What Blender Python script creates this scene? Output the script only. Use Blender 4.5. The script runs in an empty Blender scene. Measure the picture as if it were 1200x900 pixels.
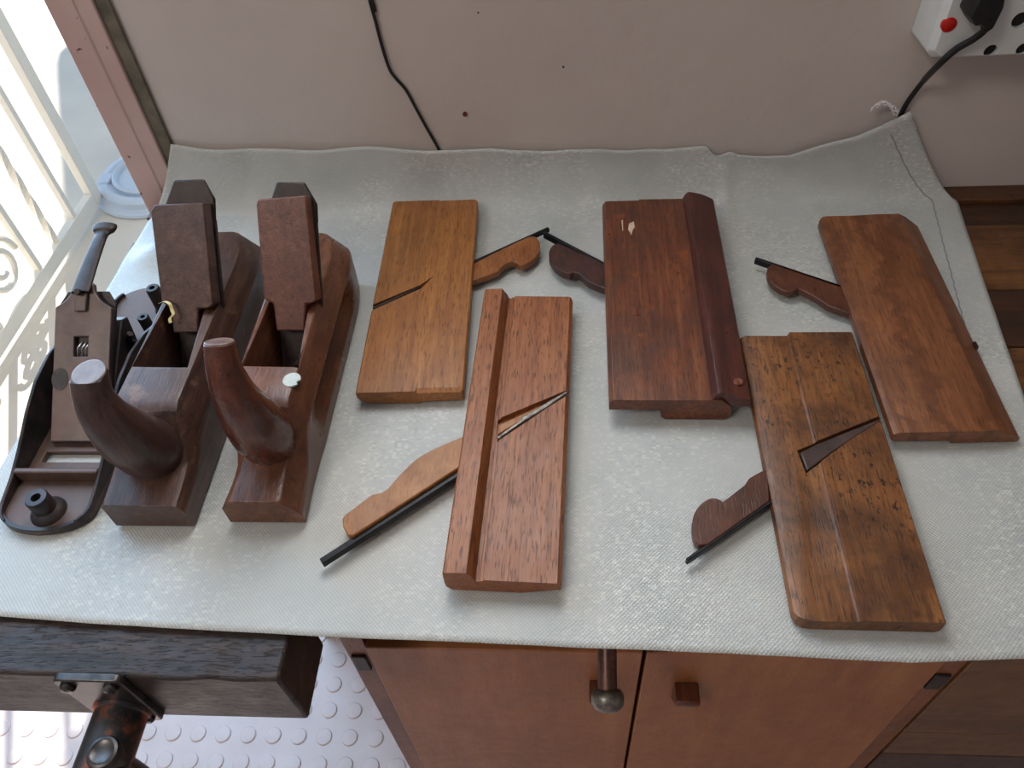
import bpy, bmesh, math, random
from mathutils import Vector, Matrix, noise
random.seed(7)
D = bpy.data; SC = bpy.context.scene; COL = SC.collection
PI = math.pi

# ------------------------------------------------------------------ camera
F = 920.0; H = 0.46
up = Vector((-72.0, -800.0, -F)).normalized()
X = Vector((12600.0, -75.0, -920.0)); X -= up * X.dot(up); X.normalize()
Y = up.cross(X)
def ray(px, py):
    r = Vector((px - 600.0, py - 450.0, F)); return Vector((X.dot(r), Y.dot(r), up.dot(r)))
def at(px, py, z=0.0):
    w = ray(px, py); w = w * ((z - H) / w.z); return Vector((w.x, w.y, z))
def aty(px, py, y):
    w = ray(px, py); w = w * (y / w.y); return Vector((w.x, y, w.z + H))
def atx(px, py, x):
    w = ray(px, py); w = w * (x / w.x); return Vector((x, w.y, w.z + H))

cam = D.cameras.new('camera'); co = D.objects.new('camera', cam); COL.objects.link(co)
right = Vector((X.x, Y.x, up.x)); down = Vector((X.y, Y.y, up.y)); fwd = Vector((X.z, Y.z, up.z))
M = Matrix((( right.x, -down.x, -fwd.x, 0), (right.y, -down.y, -fwd.y, 0), (right.z, -down.z, -fwd.z, 0), (0, 0, 0, 1)))
co.matrix_world = Matrix.Translation((0, 0, H)) @ M
cam.sensor_width = 36.0; cam.sensor_fit = 'HORIZONTAL'; cam.lens = 36.0 * F / 1200.0
cam.clip_start = 0.01; cam.clip_end = 200
SC.camera = co

# ------------------------------------------------------------------ node helpers
def wsrgb(r, g, b, k=1.06):
    c = srgb(r, g, b); return (c[0] * k * 0.97, c[1] * k * 1.05, c[2] * k * 0.94, 1.0)
def srgb(r, g, b):
    f = lambda c: (c / 255.0 / 12.92) if c / 255.0 <= 0.04045 else ((c / 255.0 + 0.055) / 1.055) ** 2.4
    return (f(r), f(g), f(b), 1.0)
class NT:
    def __init__(s, name):
        s.m = D.materials.new(name); s.m.use_nodes = True; s.t = s.m.node_tree
        s.b = s.t.nodes['Principled BSDF']
        s.tc = s.t.nodes.new('ShaderNodeTexCoord')
    def n(s, kind, **kw):
        o = s.t.nodes.new(kind)
        for k, v in kw.items(): setattr(o, k, v)
        return o
    def l(s, a, b): s.t.links.new(a, b)
    def mapping(s, scale=(1, 1, 1), rot=(0, 0, 0), loc=(0, 0, 0)):
        src = s.tc.outputs['Object']
        if any(rot):
            m0 = s.n('ShaderNodeMapping'); s.l(src, m0.inputs['Vector']); m0.inputs['Rotation'].default_value = rot; src = m0.outputs['Vector']
        m = s.n('ShaderNodeMapping'); s.l(src, m.inputs['Vector'])
        m.inputs['Scale'].default_value = scale; m.inputs['Location'].default_value = loc
        return m.outputs['Vector']
    def noise(s, vec, scale=1.0, detail=4.0, rough=0.55, dist=0.0):
        o = s.n('ShaderNodeTexNoise'); s.l(vec, o.inputs['Vector'])
        o.inputs['Scale'].default_value = scale; o.inputs['Detail'].default_value = detail
        o.inputs['Roughness'].default_value = rough; o.inputs['Distortion'].default_value = dist
        return o.outputs['Fac']
    def ramp(s, fac, stops):
        r = s.n('ShaderNodeValToRGB'); s.l(fac, r.inputs['Fac']); e = r.color_ramp.elements
        while len(e) < len(stops): e.new(0.5)
        for i, (p, c) in enumerate(stops):
            e[i].position = p; e[i].color = c if len(c) == 4 else (*c, 1)
        return r.outputs['Color']
    def mix(s, fac, a, b, mode='MIX'):
        m = s.n('ShaderNodeMix'); m.data_type = 'RGBA'; m.blend_type = mode
        if isinstance(fac, (int, float)): m.inputs[0].default_value = fac
        else: s.l(fac, m.inputs[0])
        for i, v in ((6, a), (7, b)):
            if isinstance(v, tuple): m.inputs[i].default_value = v
            else: s.l(v, m.inputs[i])
        return m.outputs[2]
    def math(s, op, a, b=0.0):
        m = s.n('ShaderNodeMath', operation=op)
        for i, v in enumerate((a, b)):
            if isinstance(v, (int, float)): m.inputs[i].default_value = v
            else: s.l(v, m.inputs[i])
        return m.outputs[0]
    def bump(s, h, strength=0.3, dist=0.001):
        b = s.n('ShaderNodeBump'); s.l(h, b.inputs['Height']); b.inputs['Strength'].default_value = strength
        b.inputs['Distance'].default_value = dist; s.l(b.outputs['Normal'], s.b.inputs['Normal'])
    def color(s, c):
        if isinstance(c, tuple): s.b.inputs['Base Color'].default_value = c
        else: s.l(c, s.b.inputs['Base Color'])
    def rough(s, r):
        if isinstance(r, (int, float)): s.b.inputs['Roughness'].default_value = r
        else: s.l(r, s.b.inputs['Roughness'])
W0, W1 = (0, 0, 0, 1), (1, 1, 1, 1)

def wood(name, dark, mid, light, stain=None, stain_amt=0.6, rough=0.42, rot=(0, 0, 0), fine=260, along=14, pore=0.5, off=0.0, spots=0.0, figure=0.0, stain_scale=22, bump=0.25, spec=0.5, worn=None):
    k = NT(name)
    v = k.mapping((fine, along, fine), rot, (off * 7.3, off * 3.1, off))
    g = k.noise(v, 1.0, 5, 0.6, 0.3)
    c = k.ramp(g, [(0.28, wsrgb(*dark)), (0.5, wsrgb(*mid)), (0.72, wsrgb(*light))])
    iso = k.mapping((1, 1, 1), rot, (off * 1.7, off * 2.3, off * 0.7))
    band = k.noise(k.mapping((fine * 0.22, along * 0.35, fine * 0.22), rot, (off, off * 5.0, 0)), 1.0, 3, 0.5, 0.5)
    c = k.mix(k.ramp(band, [(0.3, (0.55, 0.55, 0.55)), (0.7, (0, 0, 0))]), c, wsrgb(*dark))
    if figure:
        wv = k.n('ShaderNodeTexWave'); k.l(k.mapping((9, 22, 9), rot, (off, 0.3, off)), wv.inputs['Vector'])
        wv.inputs['Scale'].default_value = 1.0; wv.inputs['Distortion'].default_value = 9; wv.inputs['Detail'].default_value = 4
        wv.inputs['Detail Scale'].default_value = 1.2
        c = k.mix(k.math('MULTIPLY', k.ramp(wv.outputs['Fac'], [(0.0, W1), (0.35, W0)]), figure), c, wsrgb(*dark))
    if stain:
        s = k.noise(iso, stain_scale, 6, 0.68, 0.4)
        c = k.mix(k.math('MULTIPLY', k.ramp(s, [(0.43, W0), (0.66, W1)]), stain_amt), c, wsrgb(*stain))
    p = k.noise(k.mapping((900, 90, 900), rot, (off, off, off)), 1.0, 2, 0.5)
    pm = k.ramp(p, [(0.56, W0), (0.66, W1)])
    c = k.mix(k.math('MULTIPLY', pm, pore), c, tuple(x * 0.32 for x in wsrgb(*dark)[:3]) + (1,))
    if spots:
        s2 = k.noise(k.mapping((230, 120, 230), rot, (off * 3, 1.0, 0)), 1.0, 3, 0.7)
        s3 = k.noise(iso, 16, 2, 0.5)
        mm = k.math('MULTIPLY', k.ramp(s2, [(0.57, W0), (0.64, W1)]), k.ramp(s3, [(0.42, W0), (0.55, W1)]))
        c = k.mix(k.math('MULTIPLY', mm, spots), c, srgb(28, 14, 8))
    if worn:
        s4 = k.noise(k.mapping((1, 1, 1), rot, (2 + off, 4, 6)), 34, 5, 0.7, 0.2)
        c = k.mix(k.ramp(s4, [(0.60, W0), (0.70, (0.6, 0.6, 0.6))]), c, wsrgb(*worn))
    k.color(c)
    r = k.noise(iso, 60, 4, 0.6)
    k.rough(k.math('ADD', k.math('MULTIPLY', r, 0.3), rough - 0.15))
    k.b.inputs['Specular IOR Level'].default_value = spec
    h = k.math('ADD', k.math('MULTIPLY', g, 0.6), k.math('MULTIPLY', pm, -0.6))
    h = k.math('ADD', h, k.math('MULTIPLY', k.noise(iso, 150, 3), 0.5))
    k.bump(h, bump, 0.0006)
    return k.m
def metal(name, c1, c2, rough=0.45, metallic=0.7, rust=None, scale=80, rust_lo=0.5, rust_hi=0.65, bump=0.2):
    k = NT(name); v = k.mapping()
    g = k.noise(v, scale, 5, 0.65)
    c = k.ramp(g, [(0.35, srgb(*c1)), (0.65, srgb(*c2))])
    if rust:
        s = k.noise(k.mapping(loc=(3, 1, 2)), scale * 0.6, 6, 0.7)
        f = k.ramp(s, [(rust_lo, W0), (rust_hi, W1)])
        c = k.mix(f, c, srgb(*rust))
        k.l(k.math('MULTIPLY', k.math('SUBTRACT', 1.0, f), metallic), k.b.inputs['Metallic'])
    else: k.b.inputs['Metallic'].default_value = metallic
    k.color(c); k.rough(k.math('ADD', k.math('MULTIPLY', g, 0.3), rough - 0.15)); k.bump(g, bump, 0.0005)
    return k.m
def plain(name, c, rough=0.5, metallic=0.0, var=0.0, scale=40, bump=0.0, spec=0.5):
    k = NT(name); g = k.noise(k.mapping(), scale, 4)
    if var:
        cc = srgb(*c); lo = tuple(x * (1 - var) for x in cc[:3]) + (1,)
        k.color(k.ramp(g, [(0.35, lo), (0.6, cc)]))
    else: k.color(srgb(*c))
    k.rough(rough); k.b.inputs['Metallic'].default_value = metallic; k.b.inputs['Specular IOR Level'].default_value = spec
    if bump: k.bump(g, bump, 0.001)
    return k.m

# ------------------------------------------------------------------ mesh helpers
def link(name, bm, mat, parent=None, sharp=32, bevel=0.0, segs=2, smooth=True):
    bmesh.ops.remove_doubles(bm, verts=bm.verts, dist=1e-6)
    bmesh.ops.recalc_face_normals(bm, faces=bm.faces)
    for f in bm.faces: f.smooth = smooth
    for e in bm.edges:
        if len(e.link_faces) == 2 and e.calc_face_angle(0) > math.radians(sharp): e.smooth = False
    me = D.meshes.new(name); bm.to_mesh(me); bm.free()
    o = D.objects.new(name, me); COL.objects.link(o)
    for mm in (mat if isinstance(mat, (list, tuple)) else [mat]): me.materials.append(mm)
    if parent: o.parent = parent
    if bevel:
        b = o.modifiers.new('bevel', 'BEVEL'); b.width = bevel; b.segments = segs; b.limit_method = 'ANGLE'; b.angle_limit = math.radians(28)
        b.harden_normals = False
    return o
def tag(o, label=None, cat=None, group=None, kind=None):
    if label: o['label'] = label
    if cat: o['category'] = cat
    if group: o['group'] = group
    if kind: o['kind'] = kind
    return o
def empty(name, loc=(0, 0, 0), rz=0.0, label=None, cat=None, group=None):
    o = D.objects.new(name, None); COL.objects.link(o); o.location = loc; o.rotation_euler = (0, 0, rz)
    o.empty_display_size = 0.02
    return tag(o, label, cat, group)
def box(bm, x0, x1, y0, y1, z0, z1):
    vs = [bm.verts.new((x, y, z)) for z in (z0, z1) for y in (y0, y1) for x in (x0, x1)]
    for f in ((0, 2, 3, 1), (4, 5, 7, 6), (0, 1, 5, 4), (2, 6, 7, 3), (0, 4, 6, 2), (1, 3, 7, 5)): bm.faces.new([vs[i] for i in f])
    return bm
def BM(): return bmesh.new()
def loft(bm, rings, cap=True, close=True):
    R = [[bm.verts.new(p) for p in r] for r in rings]
    n = len(R[0])
    for a, b in zip(R, R[1:]):
        for i in range(n if close else n - 1):
            bm.faces.new((a[i], a[(i + 1) % n], b[(i + 1) % n], b[i]))
    if cap: bm.faces.new(R[0][::-1]); bm.faces.new(R[-1])
    return R
def prism(bm, poly, z0, z1):            # poly of (x, y)
    z0f = z0 if callable(z0) else (lambda p: z0); z1f = z1 if callable(z1) else (lambda p: z1)
    loft(bm, [[(p[0], p[1], z0f(p)) for p in poly], [(p[0], p[1], z1f(p)) for p in poly]]); return bm
def tube(bm, pts, radii, seg=16, cap=True, ry=None, tend=None):
    pts = [Vector(p) for p in pts]
    if isinstance(radii, (int, float)): radii = [radii] * len(pts)
    ry = ry or radii
    t = [(pts[min(i + 1, len(pts) - 1)] - pts[max(i - 1, 0)]).normalized() for i in range(len(pts))]
    if tend: t[-1] = tend; t[-2] = (t[-2] + tend).normalized()
    n = Vector((1, 0, 0)) if abs(t[0].x) < 0.9 else Vector((0, 1, 0))
    n = (n - t[0] * n.dot(t[0])).normalized(); rings = []
    for i, p in enumerate(pts):
        n = (n - t[i] * n.dot(t[i])).normalized(); b = t[i].cross(n)
        rings.append([p + n * (math.cos(a) * radii[i]) + b * (math.sin(a) * ry[i]) for a in [2 * PI * j / seg for j in range(seg)]])
    loft(bm, rings, cap); return bm
def catmull(pts, n=6):
    P = [Vector(p) for p in pts]; P = [2 * P[0] - P[1]] + P + [2 * P[-1] - P[-2]]; out = []
    for i in range(1, len(P) - 2):
        a, b, c, d = P[i - 1], P[i], P[i + 1], P[i + 2]
        for k in range(n):
            t = k / n; out.append(0.5 * ((2 * b) + (c - a) * t + (2 * a - 5 * b + 4 * c - d) * t * t + (3 * b - a - 3 * c + d) * t ** 3))
    out.append(P[-2]); return out
def lathe(bm, prof, seg=24, center=(0, 0, 0), axis='z'):   # prof of (r, h)
    rings = []
    for r, h in prof:
        ring = []
        for j in range(seg):
            a = 2 * PI * j / seg; p = (r * math.cos(a), r * math.sin(a), h)
            if axis == 'y': p = (p[0], p[2], p[1])
            ring.append((center[0] + p[0], center[1] + p[1], center[2] + p[2]))
        rings.append(ring)
    loft(bm, rings); return bm
def boolean(bm_a, bm_b, op='DIFFERENCE'):
    obs = []
    for b in (bm_a, bm_b):
        bmesh.ops.remove_doubles(b, verts=b.verts, dist=1e-7); bmesh.ops.recalc_face_normals(b, faces=b.faces)
        me = D.meshes.new('tmp'); b.to_mesh(me); b.free(); o = D.objects.new('tmp', me); COL.objects.link(o); obs.append(o)
    md = obs[0].modifiers.new('b', 'BOOLEAN'); md.operation = op; md.object = obs[1]; md.solver = 'EXACT'
    bpy.context.view_layer.update()
    ev = obs[0].evaluated_get(bpy.context.evaluated_depsgraph_get()); me = D.meshes.new_from_object(ev)
    out = bmesh.new(); out.from_mesh(me); D.meshes.remove(me)
    for o in obs: D.objects.remove(o, do_unlink=True)
    return out
def rounded(poly, r, n=4):
    out = []; m = len(poly)
    rs = r if isinstance(r, (list, tuple)) else [r] * m
    for i in range(m):
        p = Vector(poly[i]).to_2d(); a = Vector(poly[i - 1]).to_2d(); b = Vector(poly[(i + 1) % m]).to_2d()
        ri = rs[i]
        if ri <= 0: out.append((p.x, p.y)); continue
        u = (a - p).normalized() * ri; v = (b - p).normalized() * ri
        for k in range(n + 1):
            t = k / n; q = p + u * (1 - t) ** 2 + v * t ** 2; out.append((q.x, q.y))
    return out

# ------------------------------------------------------------------ materials
def wall_mat(name, base, var, rough=0.7):
    k = NT(name); v = k.mapping()
    g = k.noise(v, 4, 5, 0.6)
    c = k.ramp(g, [(0.3, srgb(*var)), (0.7, srgb(*base))])
    vo = k.n('ShaderNodeTexVoronoi'); k.l(v, vo.inputs['Vector']); vo.inputs['Scale'].default_value = 44
    vo.inputs['Randomness'].default_value = 1.0
    sz = k.n('ShaderNodeSeparateColor'); k.l(vo.outputs['Color'], sz.inputs[0])
    th = k.math('MULTIPLY', k.ramp(sz.outputs[0], [(0.60, W0), (0.95, (0.075, 0.075, 0.075))]), 1.0)
    c = k.mix(k.math('LESS_THAN', vo.outputs['Distance'], th), c, srgb(60, 42, 36))
    h = k.math('ADD', k.noise(v, 55, 4, 0.6), k.math('MULTIPLY', k.noise(v, 12, 3), 1.5))
    k.color(c); k.rough(rough); k.bump(h, 0.35, 0.0015); return k.m
m_wall = wall_mat('painted_plaster', (208, 197, 190), (196, 184, 177), 0.55)
m_wall_in = plain('room_plaster', (205, 192, 184), 0.8, var=0.05)
m_ceil = plain('ceiling_paint', (225, 222, 215), 0.9)
m_jamb = NT('pink_door_frame_paint'); 
_g = m_jamb.noise(m_jamb.mapping(), 9, 4)
_c = m_jamb.ramp(_g, [(0.35, srgb(190, 158, 150)), (0.65, srgb(205, 178, 170))])
_s = m_jamb.noise(m_jamb.mapping(), 120, 2); _c = m_jamb.mix(m_jamb.ramp(_s, [(0.70, W0), (0.73, W1)]), _c, srgb(80, 55, 50))
m_jamb.color(_c); m_jamb.rough(0.45); m_jamb = m_jamb.m
m_gap = plain('grimy_plaster_gap', (120, 112, 96), 0.9, var=0.4, scale=60, bump=0.4)

# woven plastic sheet
k = NT('woven_plastic'); v = k.mapping()
sx = k.n('ShaderNodeSeparateXYZ'); k.l(v, sx.inputs[0])
P = 0.0026
wx = k.math('SINE', k.math('MULTIPLY', sx.outputs[0], 2 * PI / P)); wy = k.math('SINE', k.math('MULTIPLY', k.math('ADD', sx.outputs[1], sx.outputs[2]), 2 * PI / P))
weave = k.math('MULTIPLY', wx, wy)
# tape-wise random cells, used for roughness, bump and painted glints
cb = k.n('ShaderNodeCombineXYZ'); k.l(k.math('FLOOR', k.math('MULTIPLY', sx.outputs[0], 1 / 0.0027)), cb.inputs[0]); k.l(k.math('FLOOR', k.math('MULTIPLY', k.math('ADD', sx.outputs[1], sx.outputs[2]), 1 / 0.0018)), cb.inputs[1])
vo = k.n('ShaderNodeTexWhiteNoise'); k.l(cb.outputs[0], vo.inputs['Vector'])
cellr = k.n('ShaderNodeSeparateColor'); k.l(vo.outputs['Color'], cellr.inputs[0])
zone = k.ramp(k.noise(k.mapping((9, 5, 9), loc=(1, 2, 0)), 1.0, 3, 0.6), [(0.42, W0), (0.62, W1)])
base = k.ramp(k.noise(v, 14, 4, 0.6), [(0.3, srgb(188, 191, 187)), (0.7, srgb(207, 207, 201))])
base = k.mix(k.math('MULTIPLY', k.ramp(cellr.outputs[1], [(0.70, W0), (0.95, W1)]), k.math('ADD', k.math('MULTIPLY', zone, 0.40), 0.03)), base, srgb(244, 243, 228))  # scattered pale cells paint glints into the base colour
stain = k.noise(k.mapping(loc=(5.2, 1.1, 0)), 8, 5, 0.7)
base = k.mix(k.ramp(stain, [(0.62, W0), (0.8, (0.35, 0.35, 0.35))]), base, srgb(176, 166, 150))
grid = k.ramp(weave, [(0.0, (0.86, 0.86, 0.86)), (0.6, W1)])
base = k.mix(1.0, base, grid, 'MULTIPLY')
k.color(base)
k.b.inputs['Specular IOR Level'].default_value = 0.55
k.rough(k.math('SUBTRACT', 0.46, k.math('MULTIPLY', k.math('MULTIPLY', cellr.outputs[0], zone), 0.28)))
h = k.math('ADD', k.math('MULTIPLY', weave, 0.35), k.math('MULTIPLY', k.math('MULTIPLY', cellr.outputs[0], k.math('ADD', zone, 0.15)), 1.0))
h = k.math('ADD', h, k.math('MULTIPLY', k.noise(v, 90, 4), 1.6))
k.bump(h, 0.5, 0.0007)
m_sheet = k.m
m_thread = plain('grey_seam_thread', (140, 142, 146), 0.8)
m_thread_w = plain('white_thread', (222, 216, 214), 0.7)

m_horn_a = wood('horn_plane_dark_beech', (62, 40, 36), (92, 62, 54), (118, 84, 72), stain=(48, 32, 32), stain_amt=0.5, rough=0.36, fine=200, off=1.3, worn=(140, 100, 80))
m_horn_a2 = wood('worn_horn_wood', (58, 38, 36), (84, 56, 52), (104, 74, 66), stain=(44, 30, 32), rough=0.34, rot=(PI / 2, 0, 0), fine=160, off=2.1)
m_horn_b = wood('horn_plane_red_beech', (84, 48, 36), (120, 72, 54), (142, 90, 68), stain=(64, 36, 30), stain_amt=0.5, rough=0.30, fine=200, off=3.7, worn=(150, 92, 62))
m_horn_b2 = wood('red_horn_wood', (72, 34, 28), (104, 54, 42), (124, 68, 54), stain=(48, 26, 24), stain_amt=0.6, rough=0.24, rot=(PI / 2, 0, 0), fine=160, off=4.6, stain_scale=38)
m_wedge_a = wood('dark_wedge_wood', (64, 42, 40), (92, 60, 54), (116, 80, 70), stain=(56, 40, 42), stain_amt=0.4, stain_scale=12, rough=0.38, rot=(0.9, 0, 0), fine=220, off=5.2)
m_wedge_b = wood('red_wedge_wood', (84, 46, 38), (112, 66, 54), (132, 82, 66), stain=(78, 44, 40), stain_amt=0.35, stain_scale=12, rough=0.40, rot=(0.9, 0, 0), fine=220, off=6.2)
m_endgrain = plain('worn_end_grain_sky_sheen', (150, 140, 138), 0.35, var=0.25, scale=120, bump=0.2)  # pale wood with a sky reflection mixed into its colour
m_endgrain2 = plain('scuffed_end_grain_sky_sheen', (128, 100, 92), 0.4, var=0.45, scale=160, bump=0.3)  # lightened to carry the sky reflection on the horn end
m_p1 = wood('golden_beech', (128, 74, 34), (162, 100, 50), (184, 120, 64), stain=(120, 66, 34), stain_amt=0.45, off=7.1, pore=0.55, rough=0.42)
m_p1w = wood('golden_wedge_beech', (120, 66, 34), (150, 88, 48), (170, 106, 60), rot=(0, 0, 0), off=7.7, fine=90, along=60)
m_p2 = wood('orange_brown_beech', (120, 66, 40), (156, 92, 58), (176, 110, 72), stain=(130, 68, 40), stain_amt=0.3, off=8.3, fine=330, along=16, pore=0.75)
m_p2w = wood('plain_wedge_beech', (134, 82, 46), (164, 106, 64), (182, 124, 80), off=8.9, fine=90, along=60, pore=0.3)
m_p3 = wood('dark_red_mahogany', (84, 42, 28), (116, 62, 42), (148, 86, 56), stain=(62, 46, 44), stain_amt=0.75, off=9.4, rough=0.33, stain_scale=14, worn=(150, 78, 40))
m_p3f = wood('deep_red_fence_wood', (62, 30, 26), (88, 42, 35), (108, 54, 45), stain=(46, 26, 26), off=9.9, rough=0.34)
m_p3w = wood('dark_wedge_mahogany', (52, 28, 26), (74, 40, 34), (96, 52, 42), stain=(40, 26, 28), off=10.3, fine=90, along=60, worn=(150, 84, 52))
m_p4 = wood('scarred_yellow_beech', (108, 62, 34), (142, 86, 48), (164, 106, 62), stain=(58, 34, 24), stain_amt=1.0, off=11.2, spots=0.9, stain_scale=13, pore=0.7)
m_p4w = wood('oxblood_wedge_wood', (78, 40, 28), (102, 56, 38), (122, 70, 48), off=11.8, fine=90, along=60, stain=(60, 34, 26))
m_p5 = wood('figured_brown_mahogany', (104, 58, 36), (142, 84, 54), (164, 104, 68), stain=(92, 54, 38), stain_amt=0.6, off=12.6, figure=0.8, rough=0.38, stain_scale=16)
m_p5w = wood('brown_wedge_mahogany', (70, 36, 26), (96, 50, 34), (116, 64, 44), off=12.9, fine=90, along=60)
m_iron = metal('black_iron', (34, 34, 36), (52, 52, 54), 0.4, 0.75)
m_steel = metal('tarnished_steel', (104, 100, 94), (140, 134, 126), 0.38, 0.75, rust=(78, 58, 46), scale=260)
m_dkiron = metal('dark_plane_iron', (44, 38, 36), (66, 56, 52), 0.45, 0.55, rust=(52, 36, 32), scale=90)
m_cast = metal('japanned_casting', (36, 34, 35), (58, 54, 54), 0.42, 0.35, rust=(74, 56, 50), scale=60, rust_lo=0.45, rust_hi=0.7)
m_castin = metal('rusty_sole_casting', (82, 64, 56), (106, 84, 74), 0.48, 0.3, rust=(92, 62, 46), scale=50)
m_cap = metal('brown_patina_steel', (76, 66, 64), (102, 88, 82), 0.36, 0.5, rust=(96, 66, 60), scale=40, rust_lo=0.5, rust_hi=0.75)
m_nickel = metal('bright_steel', (170, 168, 165), (205, 203, 200), 0.3, 0.95, scale=200)
m_bench = wood('bench_plank_wood', (72, 40, 22), (108, 66, 38), (136, 88, 54), stain=(52, 32, 20), stain_amt=0.6, off=13.5, rot=(0, 0, PI / 2), fine=130, along=7, spots=0.4)
m_bench_d = wood('dark_bench_plank_wood', (48, 26, 18), (70, 40, 26), (92, 56, 36), stain=(36, 24, 18), off=14.5, rot=(0, 0, PI / 2), fine=130, along=7)
m_board = wood('front_board_wood', (88, 54, 32), (116, 74, 46), (136, 90, 58), stain=(56, 36, 24), stain_amt=0.45, off=15.1, rot=(0, 0, PI / 2), fine=110, along=6, stain_scale=9)
m_cab = wood('cabinet_ply', (138, 82, 50), (160, 98, 62), (174, 112, 74), stain=(128, 74, 46), stain_amt=0.5, off=16.0, rot=(PI / 2, 0, 0), fine=60, along=7, pore=0.25, rough=0.45, stain_scale=8)
m_cab_edge = wood('cabinet_stile_wood', (104, 56, 32), (138, 78, 46), (156, 92, 56), off=16.9, rot=(PI / 2, 0, 0), fine=120, along=8, stain=(84, 46, 30))
m_pull = wood('dark_pull_wood', (70, 32, 20), (100, 50, 32), (124, 66, 42), off=17.2)
m_jaw_top = wood('cracked_black_jaw_wood', (34, 28, 28), (62, 47, 43), (90, 66, 56), off=18.3, rot=(0, 0, PI / 2), fine=180, along=12, stain=(34, 26, 30), bump=1.0, rough=0.48, spots=1.0)
m_plate = metal('blackened_steel_plate', (64, 62, 62), (104, 100, 98), 0.34, 0.85, scale=50)
m_screw = metal('rusty_vice_screw', (48, 50, 52), (76, 76, 76), 0.4, 0.6, rust=(168, 84, 48), scale=36, rust_lo=0.46, rust_hi=0.58)
m_bolt = metal('dark_bolt', (50, 48, 48), (90, 88, 86), 0.3, 0.8)
m_rod = metal('rusty_rod', (70, 48, 42), (96, 70, 60), 0.38, 0.6, rust=(110, 62, 44), scale=60)
m_plastic_w = plain('white_socket_plastic', (214, 218, 216), 0.4, var=0.06, scale=60)
m_black = plain('black_plastic', (22, 22, 24), 0.4)
m_hole = plain('socket_hole_black', (14, 10, 10), 0.6)
m_red = plain('red_indicator_lens', (190, 26, 14), 0.15)
m_gate = plain('cream_gate_paint', (238, 232, 218), 0.5)
m_chip = plain('raw_wood_chip', (214, 192, 164), 0.7, var=0.2, scale=300)
m_shaving = plain('pale_shaving', (206, 190, 130), 0.6)
m_spot = plain('white_paint_spot', (208, 214, 204), 0.5, var=0.15, scale=300)
m_tub = plain('pale_blue_plastic', (196, 208, 222), 0.4)
m_shade_panel = plain('shade_panel_sheet', (200, 200, 200), 0.8)
# floor
k = NT('studded_rubber_floor'); g = k.noise(k.mapping(), 12, 4)
k.color(k.ramp(g, [(0.3, srgb(206, 190, 186)), (0.7, srgb(218, 204, 200))])); k.rough(0.4); m_floor = k.m
k = NT('pale_concrete_paving'); g = k.noise(k.mapping(), 3, 5)
k.color(k.ramp(g, [(0.3, srgb(206, 200, 190)), (0.7, srgb(222, 216, 204))])); k.rough(0.85); m_ground = k.m

# ------------------------------------------------------------------ room shell
FZ = -0.85; YW = 0.6515; CZ = 1.75; WT = 0.13
XL, XR, YB = -1.9, 1.9, -2.2
def struct(name, bm, mat, **kw): return tag(link(name, bm, mat, **kw), kind='structure')
# back wall with a doorway on the left and a window above the bench
DX0, DX1, DZ = -1.37, -0.379, 1.2
WX0, WX1, WZ0, WZ1 = -0.34, 0.10, 0.42, 1.05
bm = BM()
for x0, x1, z0, z1 in ((XL, DX0, FZ, CZ), (DX0, DX1, DZ, CZ), (DX1, WX0, FZ, CZ), (WX0, WX1, FZ, WZ0), (WX0, WX1, WZ1, CZ), (WX1, XR, FZ, CZ)):
    box(bm, x0, x1, YW, YW + WT, z0, z1)
struct('wall_back', bm, m_wall)
bm = BM(); box(bm, XL - 0.1, XL, YB, YW + WT, FZ, CZ); struct('wall_left', bm, m_wall_in)
bm = BM(); box(bm, XR, XR + 0.1, YB, YW + WT, FZ, CZ); struct('wall_right', bm, m_wall_in)
bm = BM(); box(bm, XL, XR, YB - 0.1, YB, FZ, CZ); struct('wall_front', bm, m_wall_in)
bm = BM(); box(bm, XL, XR, YB, YW + WT, CZ, CZ + 0.1); struct('ceiling', bm, m_ceil)
# window frame
bm = BM(); t = 0.03
box(bm, WX0, WX1, YW + 0.03, YW + 0.07, WZ0, WZ0 + t); box(bm, WX0, WX1, YW + 0.03, YW + 0.07, WZ1 - t, WZ1)
box(bm, WX0, WX0 + t, YW + 0.03, YW + 0.07, WZ0, WZ1); box(bm, WX1 - t, WX1, YW + 0.03, YW + 0.07, WZ0, WZ1)
struct('window_1', bm, m_gate)
# floor with raised studs
bm = BM(); box(bm, XL, XR, YB, YW + WT, FZ - 0.05, FZ)
sp = 0.042; r = 0.0132
o0 = at(415, 833, FZ)
for i in range(-32, 12):
    for j in range(-12, 16):
        cx, cy = o0.x + i * sp, o0.y + j * sp
        if not (XL < cx < 0.2 and cy < YW - 0.02): continue
        lathe(bm, [(r, FZ - 0.001), (r, FZ + 0.0012), (r * 0.9, FZ + 0.0022), (r * 0.6, FZ + 0.0025)], 18, (cx, cy, 0))
struct('floor', bm, m_floor)
bm = BM(); box(bm, -9, 6, YW + WT, 12, FZ - 0.06, FZ - 0.005); g = struct('trim_2', bm, m_ground)
g.name = 'ground'
# door frame jamb
bm = BM()
J = [(-0.4293, 0.6435), (-0.4293, YW + 0.11), (-0.380, YW + 0.11), (-0.380, 0.6515), (-0.3895, 0.6495), (-0.3895, 0.6440), (-0.404, 0.6440), (-0.4055, 0.6425)]
prism(bm, J, FZ, DZ)
struct('trim_1', bm, m_jamb, bevel=0.0008)
bm = BM(); box(bm, -0.3895, -0.3775, 0.6475, YW + 0.002, FZ, DZ); struct('trim_3', bm, m_gap)
bm = BM(); box(bm, DX0, -0.38, 0.6435, YW + 0.11, DZ - 0.045, DZ); struct('trim_4', bm, m_jamb)
bm = BM(); box(bm, DX0, DX0 + 0.012, 0.6435, YW + 0.11, FZ, DZ); struct('trim_5', bm, m_jamb)
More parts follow.
